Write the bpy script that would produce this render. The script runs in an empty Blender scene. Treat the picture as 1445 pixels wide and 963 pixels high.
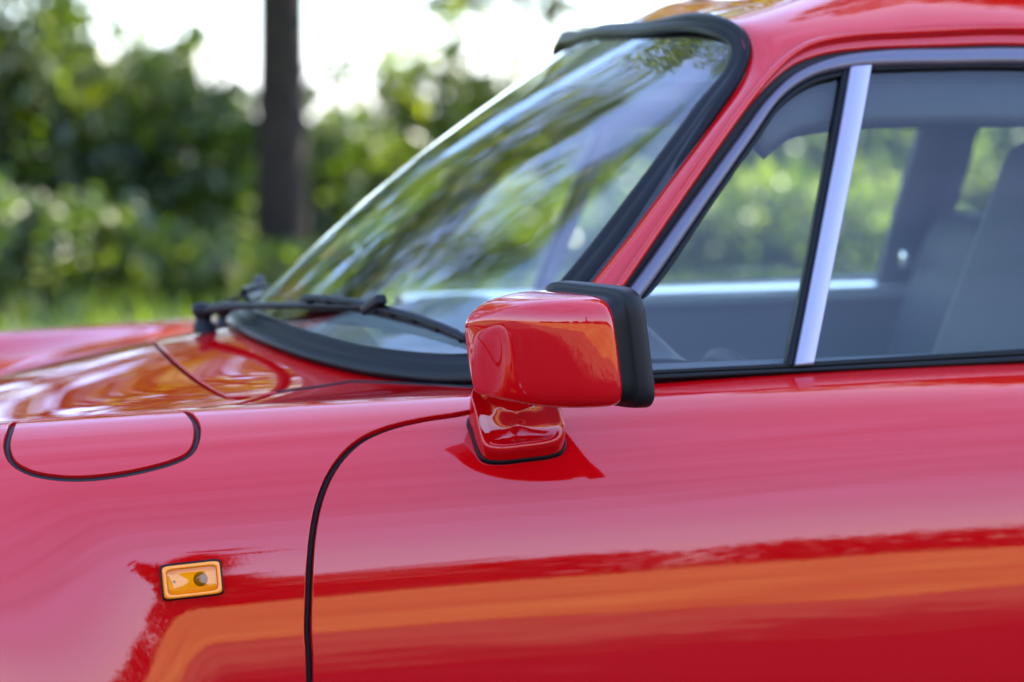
import bpy, bmesh, math, random
import numpy as np
from mathutils import Vector, Matrix
from mathutils.bvhtree import BVHTree
from mathutils.geometry import delaunay_2d_cdt

R = math.radians
scene = bpy.context.scene
random.seed(7); RNG = np.random.default_rng(7)

# ------------------------------------------------------------------ camera
# photograph measured in its own 1445 x 963 pixels
FPX, AZ, HZ, CXP, CYP = 3550.0, R(13), 165.0, 722.5, 481.5
D0 = 2.85
PITCH = math.atan((CYP - HZ) / FPX)
CAM = np.array([-D0 * math.sin(AZ), -0.78 - D0 * math.cos(AZ), 1.175])
FWD = np.array([math.sin(AZ) * math.cos(PITCH), math.cos(AZ) * math.cos(PITCH), -math.sin(PITCH)])
RIGHT = np.array([math.cos(AZ), -math.sin(AZ), 0.0])
UP = np.cross(RIGHT, FWD)
cd = bpy.data.cameras.new('camera')
cam = bpy.data.objects.new('camera', cd); scene.collection.objects.link(cam)
cam.location = CAM
cam.rotation_euler = (math.pi / 2 - PITCH, 0, -AZ)
cd.sensor_width = 36.0; cd.lens = 36.0 * FPX / 1445.0
cd.clip_start = 0.05; cd.clip_end = 4000
cd.dof.use_dof = True; cd.dof.focus_distance = 2.80; cd.dof.aperture_fstop = 3.0
scene.camera = cam

# ------------------------------------------------------------------ light
SUN_EL, SUN_AZ = R(50), R(58)       # behind the car, towards its rear
world = bpy.data.worlds.new('World'); scene.world = world; world.use_nodes = True
wn = world.node_tree.nodes; wl = world.node_tree.links
sky = wn.new('ShaderNodeTexSky'); sky.sky_type = 'NISHITA'; sky.sun_disc = False
sky.sun_elevation = SUN_EL; sky.sun_rotation = SUN_AZ
sky.air_density = 1.0; sky.dust_density = 0.8; sky.ozone_density = 5.0
bg = wn['Background']; bg.inputs['Strength'].default_value = 0.15
# thin streaky high cloud over the whole sky
wtc = wn.new('ShaderNodeTexCoord'); wmp = wn.new('ShaderNodeMapping'); wmp.inputs['Scale'].default_value = (1.0, 1.6, 5.0)
wns = wn.new('ShaderNodeTexNoise'); wns.inputs['Scale'].default_value = 2.2; wns.inputs['Detail'].default_value = 6; wns.inputs['Distortion'].default_value = .6
wrm = wn.new('ShaderNodeMapRange'); wrm.inputs[1].default_value = .35; wrm.inputs[2].default_value = .7; wrm.inputs[3].default_value = .02; wrm.inputs[4].default_value = .46
wmx = wn.new('ShaderNodeMix'); wmx.data_type = 'RGBA'; wmx.inputs[7].default_value = (2.7, 3.2, 6.4, 1)
wl.new(wtc.outputs['Generated'], wmp.inputs[0]); wl.new(wmp.outputs[0], wns.inputs['Vector']); wl.new(wns.outputs[0], wrm.inputs[0])
wl.new(wrm.outputs[0], wmx.inputs[0]); wl.new(sky.outputs[0], wmx.inputs[6]); wl.new(wmx.outputs[2], bg.inputs[0])
sd = bpy.data.lights.new('sun', 'SUN'); sd.energy = 5.0; sd.angle = R(0.5); sd.color = (1.0, 0.92, 0.80)
sun = bpy.data.objects.new('sun', sd); scene.collection.objects.link(sun)
sdir = Vector((math.sin(SUN_AZ) * math.cos(SUN_EL), math.cos(SUN_AZ) * math.cos(SUN_EL), math.sin(SUN_EL)))
sun.rotation_euler = sdir.to_track_quat('Z', 'Y').to_euler(); sun.location = (0, 30, 40)

vs = scene.view_settings
vs.view_transform = 'Standard'; vs.look = 'None'; vs.gamma = 1.0; vs.exposure = 2.65; vs.use_curve_mapping = False
scene.cycles.max_bounces = 10; scene.cycles.transparent_max_bounces = 24
scene.cycles.glossy_bounces = 6; scene.cycles.transmission_bounces = 8
scene.cycles.caustics_reflective = False; scene.cycles.caustics_refractive = False
scene.cycles.use_denoising = True

# ------------------------------------------------------------------ materials
def mat(name, col, rough=0.5, metal=0.0, coat=0.0, coat_rough=0.02, spec=0.5, noise=None, bump=None):
    m = bpy.data.materials.new(name); m.use_nodes = True
    n = m.node_tree.nodes; l = m.node_tree.links; p = n['Principled BSDF']
    p.inputs['Base Color'].default_value = (*col, 1); p.inputs['Roughness'].default_value = rough
    p.inputs['Metallic'].default_value = metal; p.inputs['Coat Weight'].default_value = coat
    p.inputs['Coat Roughness'].default_value = coat_rough; p.inputs['Specular IOR Level'].default_value = spec
    tc = n.new('ShaderNodeTexCoord')
    if noise:                                   # (scale, other colour, detail)
        t = n.new('ShaderNodeTexNoise'); t.inputs['Scale'].default_value = noise[0]; t.inputs['Detail'].default_value = noise[2]
        r = n.new('ShaderNodeValToRGB'); r.color_ramp.elements[0].position = .35; r.color_ramp.elements[1].position = .68
        r.color_ramp.elements[0].color = (*col, 1); r.color_ramp.elements[1].color = (*noise[1], 1)
        l.new(tc.outputs['Object'], t.inputs['Vector']); l.new(t.outputs[0], r.inputs[0]); l.new(r.outputs[0], p.inputs['Base Color'])
    if bump:                                    # (scale, strength, distance)
        t = n.new('ShaderNodeTexNoise'); t.inputs['Scale'].default_value = bump[0]; t.inputs['Detail'].default_value = 3
        b = n.new('ShaderNodeBump'); b.inputs['Strength'].default_value = bump[1]; b.inputs['Distance'].default_value = bump[2]
        l.new(tc.outputs['Object'], t.inputs['Vector']); l.new(t.outputs[0], b.inputs['Height'])
        l.new(b.outputs[0], p.inputs['Normal']); l.new(b.outputs[0], p.inputs['Coat Normal'])
    return m

def glass_mat(name, tint, f0=0.08):
    m = bpy.data.materials.new(name); m.use_nodes = True
    n = m.node_tree.nodes; l = m.node_tree.links; n.remove(n['Principled BSDF']); out = n['Material Output']
    tr = n.new('ShaderNodeBsdfTransparent'); tr.inputs[0].default_value = (*tint, 1)
    gl = n.new('ShaderNodeBsdfGlossy'); gl.inputs['Roughness'].default_value = 0.005; gl.inputs[0].default_value = (1, 1, 1, 1)
    lw = n.new('ShaderNodeLayerWeight'); lw.inputs[0].default_value = 0.5
    pw = n.new('ShaderNodeMath'); pw.operation = 'POWER'; pw.inputs[1].default_value = 5
    ml = n.new('ShaderNodeMath'); ml.operation = 'MULTIPLY_ADD'; ml.inputs[1].default_value = 1 - f0; ml.inputs[2].default_value = f0
    mx = n.new('ShaderNodeMixShader')
    l.new(lw.outputs['Facing'], pw.inputs[0]); l.new(pw.outputs[0], ml.inputs[0]); l.new(ml.outputs[0], mx.inputs[0])
    l.new(tr.outputs[0], mx.inputs[1]); l.new(gl.outputs[0], mx.inputs[2]); l.new(mx.outputs[0], out.inputs[0])
    return m

def leaf_mat(name, c1, c2, c3, trans=0.45):
    m = bpy.data.materials.new(name); m.use_nodes = True
    n = m.node_tree.nodes; l = m.node_tree.links; n.remove(n['Principled BSDF']); out = n['Material Output']
    tc = n.new('ShaderNodeTexCoord'); t = n.new('ShaderNodeTexNoise'); t.inputs['Scale'].default_value = 1.5; t.inputs['Detail'].default_value = 9
    t.inputs['Roughness'].default_value = .75
    r = n.new('ShaderNodeValToRGB'); e = r.color_ramp.elements
    e[0].position = .40; e[1].position = .62; e[0].color = (*c1, 1); e[1].color = (*c3, 1)
    k = e.new(.52); k.color = (*c2, 1)  # random leaf tones; the bright end also imitates sunlit clumps
    l.new(tc.outputs['Object'], t.inputs['Vector']); l.new(t.outputs[0], r.inputs[0])
    d = n.new('ShaderNodeBsdfDiffuse'); tl = n.new('ShaderNodeBsdfTranslucent'); g = n.new('ShaderNodeBsdfGlossy'); g.inputs['Roughness'].default_value = .45
    mv = n.new('ShaderNodeMix'); mv.data_type = 'RGBA'; mv.blend_type = 'MULTIPLY'; mv.inputs[0].default_value = 1
    mv.inputs[7].default_value = (1.5, 1.6, .55, 1)
    l.new(r.outputs[0], mv.inputs[6]); l.new(r.outputs[0], d.inputs[0]); l.new(mv.outputs[2], tl.inputs[0])
    m1 = n.new('ShaderNodeMixShader'); m1.inputs[0].default_value = trans; m2 = n.new('ShaderNodeMixShader'); m2.inputs[0].default_value = .06
    l.new(d.outputs[0], m1.inputs[1]); l.new(tl.outputs[0], m1.inputs[2]); l.new(m1.outputs[0], m2.inputs[1]); l.new(g.outputs[0], m2.inputs[2])
    l.new(m2.outputs[0], out.inputs[0])
    return m

PAINT = mat('red_paint', (0.41, 0.0006, 0.0025), rough=.45, coat=1.0, coat_rough=.004, spec=0.0, bump=(170, .005, .002))
PAINT.node_tree.nodes['Principled BSDF'].inputs['Coat IOR'].default_value = 1.57
RUBBER = mat('black_rubber', (0.003, 0.0035, 0.0042), rough=.38, spec=.17, bump=(300, .08, .002))
BLACK = mat('gap_black', (0.006, 0.006, 0.007), rough=.7)
PLASTIC = mat('mirror_plastic', (0.0045, 0.005, 0.0058), rough=.48, spec=.22, bump=(900, .25, .001))
ALU = mat('anodised_metal', (0.29, 0.275, 0.34), rough=.42, metal=.7, bump=(700, .03, .001))
DARKALU = mat('dark_anodised_metal', (0.105, 0.10, 0.13), rough=.36, metal=.6, bump=(700, .03, .001))
CHROME = mat('chrome', (0.75, 0.75, 0.77), rough=.12, metal=1)
GLASS = glass_mat('side_glass', (.90, .96, .92), .042)
WSGLASS = glass_mat('windscreen_glass', (.88, .96, .91), .11)
AMBER = mat('amber_plastic', (.80, .22, .004), rough=.3, coat=.3)
AMBERLENS = glass_mat('amber_lens', (.98, .60, .045), .045)
CREAM = mat('lamp_reflector', (.80, .60, .18), rough=.35)
BULB = mat('bulb_holder', (.17, .14, .10), rough=.5)
TRIM = mat('interior_vinyl', (.011, .012, .015), rough=.6, noise=(40, (.016, .017, .02), 4), bump=(600, .2, .001))
TRIMG = mat('interior_grey', (.045, .05, .058), rough=.6, bump=(500, .2, .001))
CAPPING = mat('sunlit_capping_tone', (.86, .86, .85), rough=.22, metal=.7)  # sunlit look of the far capping put into its pale metal colour
CARPET = mat('carpet', (.012, .012, .014), rough=.95)
TYRE = mat('tyre', (.014, .014, .015), rough=.8, bump=(80, .3, .004))
RIMM = mat('wheel_alloy', (.5, .5, .52), rough=.3, metal=.9)
MIRRORGLASS = mat('mirror_glass', (.85, .87, .9), rough=.01, metal=1)

# ------------------------------------------------------------------ helpers
def ray(px, py):
    d = FWD + RIGHT * (px - CXP) / FPX - UP * (py - CYP) / FPX
    return d / np.linalg.norm(d)
def at(px, py, y):
    d = ray(px, py); return CAM + d * ((y - CAM[1]) / d[1])

def link(o, parent=None):
    scene.collection.objects.link(o)
    if parent is not None: o.parent = parent
    return o
def empty(name, loc=(0, 0, 0)):
    o = bpy.data.objects.new(name, None); o.location = loc; o.empty_display_size = .1
    return link(o)
def tag(o, label=None, cat=None, group=None, kind=None):
    if label: o['label'] = label
    if cat: o['category'] = cat
    if group: o['group'] = group
    if kind: o['kind'] = kind
    return o
def mesh_obj(name, V, F, m, parent=None, smooth=True, normals=None):
    me = bpy.data.meshes.new(name)
    me.from_pydata([tuple(map(float, v)) for v in V], [], [tuple(map(int, f)) for f in F])
    me.update()
    if smooth: me.polygons.foreach_set('use_smooth', [True] * len(me.polygons))
    if normals is not None:
        me.normals_split_custom_set_from_vertices([tuple(map(float, v)) for v in normals])
    me.materials.append(m)
    return link(bpy.data.objects.new(name, me), parent)
def bm_obj(name, bm, m, parent=None, smooth=True):
    me = bpy.data.meshes.new(name); bmesh.ops.recalc_face_normals(bm, faces=bm.faces[:]); bm.to_mesh(me); bm.free()
    if smooth: me.polygons.foreach_set('use_smooth', [True] * len(me.polygons))
    me.materials.append(m)
    return link(bpy.data.objects.new(name, me), parent)
def rbox(name, size, loc, rot, bev, m, parent, seg=3, taper=None):
    bm = bmesh.new(); bmesh.ops.create_cube(bm, size=1)
    for v in bm.verts:
        v.co = Vector((v.co.x * size[0], v.co.y * size[1], v.co.z * size[2]))
        if taper and v.co.z > 0: v.co.x *= taper[0]; v.co.y *= taper[1]
    if bev: bmesh.ops.bevel(bm, geom=bm.edges[:] + bm.verts[:], offset=bev, segments=seg, affect='EDGES', profile=.5)
    M = Matrix.Translation(Vector(loc)) @ (Matrix.Rotation(rot[2], 4, 'Z') @ Matrix.Rotation(rot[1], 4, 'Y') @ Matrix.Rotation(rot[0], 4, 'X'))
    bmesh.ops.transform(bm, matrix=M, verts=bm.verts[:])
    return bm_obj(name, bm, m, parent)
def cspline(xs, ys):
    xs = np.array(xs, float); ys = np.array(ys, float); n = len(xs); h = np.diff(xs)
    A = np.zeros((n, n)); b = np.zeros(n); A[0, 0] = A[-1, -1] = 1
    for i in range(1, n - 1):
        A[i, i - 1] = h[i - 1]; A[i, i] = 2 * (h[i - 1] + h[i]); A[i, i + 1] = h[i]
        b[i] = 3 * ((ys[i + 1] - ys[i]) / h[i] - (ys[i] - ys[i - 1]) / h[i - 1])
    c = np.linalg.solve(A, b)
    def f(x):
        x = np.clip(np.asarray(x, float), xs[0], xs[-1]); i = np.clip(np.searchsorted(xs, x) - 1, 0, n - 2); d = x - xs[i]
        bb = (ys[i + 1] - ys[i]) / h[i] - h[i] * (2 * c[i] + c[i + 1]) / 3; dd = (c[i + 1] - c[i]) / (3 * h[i])
        return ys[i] + bb * d + c[i] * d * d + dd * d ** 3
    return f
def smoother(t):
    t = np.clip(t, 0, 1); return t * t * t * (t * (6 * t - 15) + 10)
def curve_pts(P, n, closed=False):
    """smooth curve through the points P (Catmull-Rom), n evenly spaced samples"""
    P = np.asarray(P, float); m = len(P); out = []
    idx = range(m if closed else m - 1)
    for i in idx:
        g = (lambda k: P[k % m]) if closed else (lambda k: P[k] if 0 <= k < m else (2 * P[0] - P[1] if k < 0 else 2 * P[-1] - P[-2]))
        p0, p1, p2, p3 = g(i - 1), g(i), g(i + 1), g(i + 2)
        d1 = max(np.linalg.norm(p1 - p0), 1e-9) ** .5; d2 = max(np.linalg.norm(p2 - p1), 1e-9) ** .5; d3 = max(np.linalg.norm(p3 - p2), 1e-9) ** .5
        m1 = (p1 - p0) / d1 - (p2 - p0) / (d1 + d2) + (p2 - p1) / d2; m2 = (p2 - p1) / d2 - (p3 - p1) / (d2 + d3) + (p3 - p2) / d3
        m1 *= d2; m2 *= d2
        for t in np.linspace(0, 1, 24, endpoint=False):
            out.append((2 * t ** 3 - 3 * t * t + 1) * p1 + (t ** 3 - 2 * t * t + t) * m1 + (-2 * t ** 3 + 3 * t * t) * p2 + (t ** 3 - t * t) * m2)
    out.append(P[0] if closed else P[-1]); out = np.array(out)
    L = np.concatenate([[0], np.cumsum(np.linalg.norm(np.diff(out, axis=0), axis=1))])
    t = np.linspace(0, L[-1], n + 1)[:-1] if closed else np.linspace(0, L[-1], n)
    return np.stack([np.interp(t, L, out[:, k]) for k in range(out.shape[1])], 1)
def resample(P, step, closed=True):
    P = np.asarray(P, float)
    if closed: P = np.vstack([P, P[:1]])
    L = np.concatenate([[0], np.cumsum(np.linalg.norm(np.diff(P, axis=0), axis=1))]); n = max(8, int(L[-1] / step))
    t = np.linspace(0, L[-1], n + 1); t = t[:-1] if closed else t
    return np.stack([np.interp(t, L, P[:, k]) for k in range(P.shape[1])], 1)
def unit(v): return v / np.maximum(np.linalg.norm(v, axis=-1, keepdims=True), 1e-12)
def sweep(name, path, nrm, prof, m, parent, closed=False, cap=True, prof_closed=True, scale=None):
    """profile points (a, b): a across the path, b along the surface normal"""
    path = np.asarray(path, float); n = len(path)
    tg = np.roll(path, -1, 0) - np.roll(path, 1, 0)
    if not closed: tg[0] = path[1] - path[0]; tg[-1] = path[-1] - path[-2]
    tg = unit(tg); nrm = unit(nrm - (nrm * tg).sum(1, keepdims=True) * tg); sd_ = np.cross(tg, nrm)
    k = len(prof); V = []
    for i in range(n):
        s = 1 if scale is None else scale[i]
        for a, b in prof: V.append(path[i] + sd_[i] * a * s + nrm[i] * b * s)
    F = []
    for i in range(n if closed else n - 1):
        j = (i + 1) % n
        for q in range(k if prof_closed else k - 1):
            p = (q + 1) % k; F.append((i * k + q, i * k + p, j * k + p, j * k + q))
    if cap and not closed and prof_closed: F += [tuple(range(k))[::-1], tuple((n - 1) * k + q for q in range(k))]
    o = mesh_obj(name, V, F, m, parent)
    fix_normals(o); return o
def fix_normals(o):
    bm = bmesh.new(); bm.from_mesh(o.data); bmesh.ops.recalc_face_normals(bm, faces=bm.faces[:]); bm.to_mesh(o.data); bm.free()
def tube(name, path, rad, m, parent, k=8, up=(0, 0, 1)):
    path = np.asarray(path, float); r = np.broadcast_to(np.asarray(rad, float), (len(path),))
    pr = [(math.cos(2 * math.pi * i / k), math.sin(2 * math.pi * i / k)) for i in range(k)]
    return sweep(name, path, np.tile(np.array(up, float) + 1e-4, (len(path), 1)), pr, m, parent, scale=r)
def grid_faces(n, m, close_m=False):
    return [(i * m + j, i * m + (j + 1) % m, (i + 1) * m + (j + 1) % m, (i + 1) * m + j) for i in range(n - 1) for j in range(m if close_m else m - 1)]
def in_poly(P, poly):
    x, y = P[:, 0], P[:, 1]; c = np.zeros(len(P), bool); n = len(poly)
    for i in range(n):
        x1, y1 = poly[i]; x2, y2 = poly[(i + 1) % n]
        if y1 == y2: continue
        k = ((y1 > y) != (y2 > y)) & (x < (x2 - x1) * (y - y1) / (y2 - y1) + x1); c ^= k
    return c
def area2(P): return .5 * np.sum(P[:, 0] * np.roll(P[:, 1], -1) - np.roll(P[:, 0], -1) * P[:, 1])
def offs(P, d):
    """move a closed outline (counter-clockwise) inwards by d"""
    e = unit(np.roll(P, -1, 0) - P); nn = np.stack([-e[:, 1], e[:, 0]], 1); v = nn + np.roll(nn, 1, 0); v = unit(v)
    return P + v * d
def panel(name, poly, surf, m, parent, sp=.014, gap=.003, r=.0022, depth=.013, holes=(), step=.006):
    """a sheet-metal panel: cut out of the surface along an outline, with rolled edges that turn inwards"""
    outl = []
    for q, sgn in [(poly, 1)] + [(h, -1) for h in holes]:
        q = resample(q, step)
        if area2(q) < 0: q = q[::-1]
        outl.append((q, sgn))
    V2, E, V, N, F = [], [], [], [], []
    rings = []
    for q, sgn in outl:
        n = len(q); base = len(V2); r0 = offs(q, sgn * (gap + r)); V2 += [tuple(p) for p in r0]
        E += [(base + i, base + (i + 1) % n) for i in range(n)]; rings.append((base, n, q, sgn, r0))
    lo = outl[0][0].min(0); hi = outl[0][0].max(0)
    gx, gy = np.meshgrid(np.arange(lo[0], hi[0], sp), np.arange(lo[1], hi[1], sp)); G = np.stack([gx.ravel(), gy.ravel()], 1)
    G = G + RNG.uniform(-.12, .12, G.shape) * sp
    ok = in_poly(G, rings[0][4])
    for b, n, q, sgn, r0 in rings[1:]: ok &= ~in_poly(G, r0)
    G = G[ok]; allr = np.concatenate([x[4] for x in rings])
    d = np.min(np.linalg.norm(G[:, None, :] - allr[None, ::2, :], axis=2), axis=1) if len(G) else np.zeros(0)
    G = G[d > sp * .35]; V2 += [tuple(p) for p in G]
    res = delaunay_2d_cdt([Vector(p) for p in V2], E, [], 0, 1e-7)
    P2 = np.array([tuple(p) for p in res[0]]); T = np.array([tuple(f) for f in res[2]])
    cen = P2[T].mean(1); ok = in_poly(cen, rings[0][4])
    for b, n, q, sgn, r0 in rings[1:]: ok &= ~in_poly(cen, r0)
    T = T[ok]
    P, Nn = surf(P2); V = list(P); N = list(Nn)
    if len(T):                                     # same winding as the surface normal
        fn = np.cross(P[T[:, 1]] - P[T[:, 0]], P[T[:, 2]] - P[T[:, 0]]); flip = np.sum(fn * Nn[T[:, 0]]) < 0
        F = [tuple(x[::-1]) if flip else tuple(x) for x in T]
    for b, n, q, sgn, r0 in rings:                 # rolled edge
        rows = [(r0, 0.0, 0.0), (offs(q, sgn * (gap + r * .3)), r * .3, .75), (offs(q, sgn * gap), r, 1.0), (offs(q, sgn * gap), depth, 1.0)]
        P0, N0 = surf(r0); Po, _ = surf(offs(q, sgn * (gap - .002))); side = unit(Po - P0)
        prev = None
        for w2, dep, mixn in rows:
            Pw, Nw = surf(w2); st = len(V)
            nn = unit(Nw * (1 - mixn) + side * mixn) if mixn else Nw
            V += list(Pw - Nw * dep); N += list(nn)
            if prev is not None:
                for i in range(n):
                    j = (i + 1) % n; f = (prev + i, prev + j, st + j, st + i)
                    a = V[f[1]] - V[f[0]]; c = V[f[3]] - V[f[0]]
                    F.append(f if np.dot(np.cross(a, c), N[f[0]]) >= 0 else f[::-1])
            prev = st
    return mesh_obj(name, V, F, m, parent, normals=N)

# ================================================================== SETTING
def sheet(name, x0, x1, y0, y1, z, m, nx=1, ny=1, amp=0.0):
    xs = np.linspace(x0, x1, nx + 1); ys = np.linspace(y0, y1, ny + 1)
    V = [(x, y, z + (amp * math.sin(x * 1.7 + y * .6) * math.sin(y * 1.3) if amp else 0)) for x in xs for y in ys]
    return tag(mesh_obj(name, V, grid_faces(nx + 1, ny + 1), m), kind='structure')
GRASSM = mat('meadow_grass', (.05, .085, .018), rough=.9, noise=(.9, (.105, .135, .03), 8), bump=(14, .6, .05))
STRAW = mat('dry_verge', (.24, .14, .025), rough=.95, noise=(.5, (.44, .27, .055), 9), bump=(10, .5, .03))
ASPH = mat('asphalt', (.013, .013, .014), rough=.9, noise=(1.2, (.022, .021, .021), 9), bump=(160, .5, .004))
sheet('ground', -2200, 2200, -2200, 2200, -.012, GRASSM, 8, 8)
sheet('road', -160, 160, -7.4, 1.75, 0.0, ASPH)
GRAVEL = mat('gravel_shoulder', (.085, .062, .032), rough=.95, noise=(2.5, (.15, .11, .055), 9), bump=(40, .6, .02))
def ragged(name, y0, y1, z, m, a0, a1, seed):
    """strip of ground with uneven edges"""
    rg = np.random.default_rng(seed); xs = np.linspace(-160, 160, 801); V = []
    def wob(a):
        o = 0
        for wl_, am in ((9, .45), (3.1, .3), (1.1, .16), (.45, .09)):
            k = int(320 / wl_) + 2; o = o + am * np.interp(xs, np.linspace(-160, 160, k), rg.normal(size=k))
        return a * o
    e0, e1 = y0 + wob(a0), y1 + wob(a1)
    for i in range(len(xs)): V += [(xs[i], e0[i], z), (xs[i], max(e1[i], e0[i] + .05), z)]
    return tag(mesh_obj(name, V, grid_faces(len(xs), 2), m), kind='structure')
ragged('gravel_shoulder', -8.0, -3.4, .004, GRAVEL, .2, 1.3, 3)
ragged('dry_verge', -42, -5.2, .008, STRAW, .1, 1.9, 5)

# ================================================================== CAR BODY SURFACE
crown_z = cspline([-1.75, -1.5, -1.2, -.85, -.568, -.265, 0, .2, .4, .7, 1.1, 1.6, 2.0, 2.3],
                  [.60, .715, .785, .812, .824, .838, .848, .857, .865, .871, .868, .845, .76, .62])
crown_w = cspline([-1.75, -1.5, -1.2, -.85, -.5, -.265, 0, .25, .7, 1.2, 1.8, 2.3],
                  [.45, .53, .585, .612, .622, .632, .655, .672, .68, .68, .63, .5])
mid_z = cspline([-1.75, -1.5, -1.0, -.55, -.335, -.2, 0, .3, 2.3], [.50, .61, .72, .808, .853, .878, .905, .915, .915])
gap_z = cspline([-1.75, -1.5, -1.0, -.55, -.27, -.1, .1, .3, .7, 2.3], [.47, .575, .69, .786, .824, .840, .852, .860, .868, .60])
SK = [0, .04, .08, .12, .17, .22, .28, .36, .48, .62, .80]
TH_FRONT = [90, 68, 50, 36, 21, 11.2, 5.0, 1.2, -2.5, -9, -20]
TH_DOOR = [88, 62, 44, 31, 17.5, 8.7, 3.7, .4, -3.4, -9, -20]
XS = np.linspace(-1.75, 2.3, 811); NI = 150; DS = .004; NS = 201
def build_table():
    wc = crown_w(XS); cz = crown_z(XS); mz = mid_z(XS); gz = gap_z(XS)
    f = np.linspace(0, 1, NI + 1); w = wc[:, None] * f[None]
    g = .5 - .5 * np.cos(np.pi * np.clip(w / .53, 0, 1))
    z = mz[:, None] + (gz - mz)[:, None] * g
    z += (cz - gz)[:, None] * smoother((w - .49) / np.maximum(wc[:, None] - .49, .02))
    s = np.arange(NS) * DS; tf = np.radians(cspline(SK, TH_FRONT)(s)); td = np.radians(cspline(SK, TH_DOOR)(s))
    mix = smoother((XS + .50) / .62)[:, None]
    th = tf[None] * (1 - mix) + td[None] * mix
    sw = np.concatenate([np.zeros((len(XS), 1)), np.cumsum(.5 * (np.sin(th[:, 1:]) + np.sin(th[:, :-1])) * DS, 1)], 1)
    sz = np.concatenate([np.zeros((len(XS), 1)), np.cumsum(.5 * (np.cos(th[:, 1:]) + np.cos(th[:, :-1])) * DS, 1)], 1)
    wo = wc[:, None] + sw; zo = cz[:, None] - sz
    X2 = XS[:, None] + 0 * s[None]
    for xw, amp in ((-.87, .040), (1.42, .065)):            # flared wheel arches
        rr = np.hypot(X2 - xw, zo - .31); wo = wo + amp * (1 - smoother((rr - .30) / .30)) * smoother((s[None]) / .12)
    W = np.concatenate([w, wo[:, 1:]], 1); Z = np.concatenate([z, zo[:, 1:]], 1)
    P = np.stack([np.broadcast_to(XS[:, None], W.shape), -W, Z], 2)
    dx = np.gradient(P, axis=0); dj = np.gradient(P, axis=1)
    dj[:, 0] = (0, -1, 0)
    N = unit(np.cross(dx, dj)); N *= np.where(N[:, :1, 2:] > 0, 1, -1)
    return P, N
TP, TN = build_table()
def body(uv):
    """(x, q): q = distance from the centre line, then along the flank; negative = the side towards the camera"""
    uv = np.asarray(uv, float); x = np.clip(uv[:, 0], XS[0], XS[-1] - 1e-6); q = np.abs(uv[:, 1]); wc = crown_w(x)
    J = np.where(q < wc, q / wc * NI, NI + (q - wc) / DS); J = np.clip(J, 0, TP.shape[1] - 1.001)
    I = (x - XS[0]) / (XS[1] - XS[0]); i = np.clip(I.astype(int), 0, len(XS) - 2); j = J.astype(int); a = (I - i)[:, None]; b = (J - j)[:, None]
    def s(T): return (T[i, j] * (1 - a) + T[i + 1, j] * a) * (1 - b) + (T[i, j + 1] * (1 - a) + T[i + 1, j + 1] * a) * b
    P = s(TP).copy(); N = unit(s(TN)); sg = np.where(uv[:, 1] > 0, -1.0, 1.0); P[:, 1] *= sg; N[:, 1] *= sg
    return P, N
def q_at_z(x, z):
    """flank coordinate where the body is at height z"""
    s = np.arange(NS) * DS; wc = float(crown_w(x)); P, _ = body(np.stack([np.full(NS, x), -(wc + s)], 1))
    return -(wc + float(np.interp(-z, -P[:, 2], s)))
_st = 3
_g = TP[::_st, ::_st]; _n, _m = _g.shape[:2]
_full = np.concatenate([_g[:, ::-1], (_g * np.array([1, -1, 1]))[:, 1:]], 1); _mm = _full.shape[1]
BVH = BVHTree.FromPolygons([tuple(p) for p in _full.reshape(-1, 3)], grid_faces(_n, _mm))
def hit_body(px, py):
    loc, nr, idx, dist = BVH.ray_cast(Vector(CAM), Vector(ray(px, py)))
    if loc is None: return None
    x = loc.x; qs = np.linspace(-1.35, .75, 1400); P, _ = body(np.stack([np.full(len(qs), x), qs], 1))
    k = np.argmin((P[:, 1] - loc.y) ** 2 + (P[:, 2] - loc.z) ** 2)
    return np.array([x, qs[k]])
def hits(pts): return np.array([h for h in (hit_body(*p) for p in pts) if h is not None])

car = tag(empty('sports_car', (0, 0, 0)), 'glossy red vintage coupe seen from its left flank, one black-rimmed door mirror', 'car')

# ---- shut lines on the body, in (x, q)
def qz(x, z): return (x, q_at_z(x, z))
gate = hits([(436, 930), (434, 890), (435, 850), (437, 800), (441, 755), (449, 712), (462, 676), (482, 645), (510, 621), (548, 603), (600, 591), (655, 583)])
g0 = gate[-1]
door_front = np.vstack([[qz(-.215, .20)], [qz(-.232, .36)], gate, [[g0[0] + .07, g0[1] + .018]], [[.105, -(crown_w(.105) + .004)]]])
door_front = curve_pts(door_front, 150)
BELT = [(x, -(float(crown_w(x)) - .006)) for x in np.linspace(.13, 1.015, 40)]
door_rear = curve_pts(np.array([(1.03, -(float(crown_w(1.03)) + .012)), qz(1.035, .72), qz(1.02, .5), qz(.99, .32), qz(.95, .20)]), 60)
door_poly = np.vstack([door_front, BELT, door_rear])
cowl_line = hits([(352, 558), (390, 554), (430, 549), (470, 543), (494, 539), (512, 539), (560, 541), (610, 543), (655, 546)])
LIDQ = .462
lid_rear = [(-.335 + .26 * y * y, y) for y in np.linspace(-LIDQ + .02, LIDQ - .02, 50)]
lid_side = [(x, -LIDQ + .16 * max(0, -1.0 - x)) for x in np.linspace(-1.5, -.285, 60)]
lid_poly = np.vstack([lid_side, [(-.272, -LIDQ + .006)], lid_rear, [(-.272, LIDQ - .006)], [(x, -q) for x, q in lid_side[::-1]]])
inner_fender = np.vstack([lid_side, [(-.264, -LIDQ + .008)], cowl_line, [(.06, -(crown_w(.06) - .012))], [(.10, -(crown_w(.10) - .003))]])
def arch(xw, r, a0, a1, n=60):
    return [qz(xw + r * math.cos(a), .31 + r * math.sin(a)) for a in np.linspace(a0, a1, n)]
fender_poly = np.vstack([inner_fender, door_front[::-1][3:], [qz(-.40, .20)], arch(-.87, .335, R(-18), R(198)), [qz(-1.32, .21)], [qz(-1.5, .25)], [qz(-1.5, .45)]])
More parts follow.
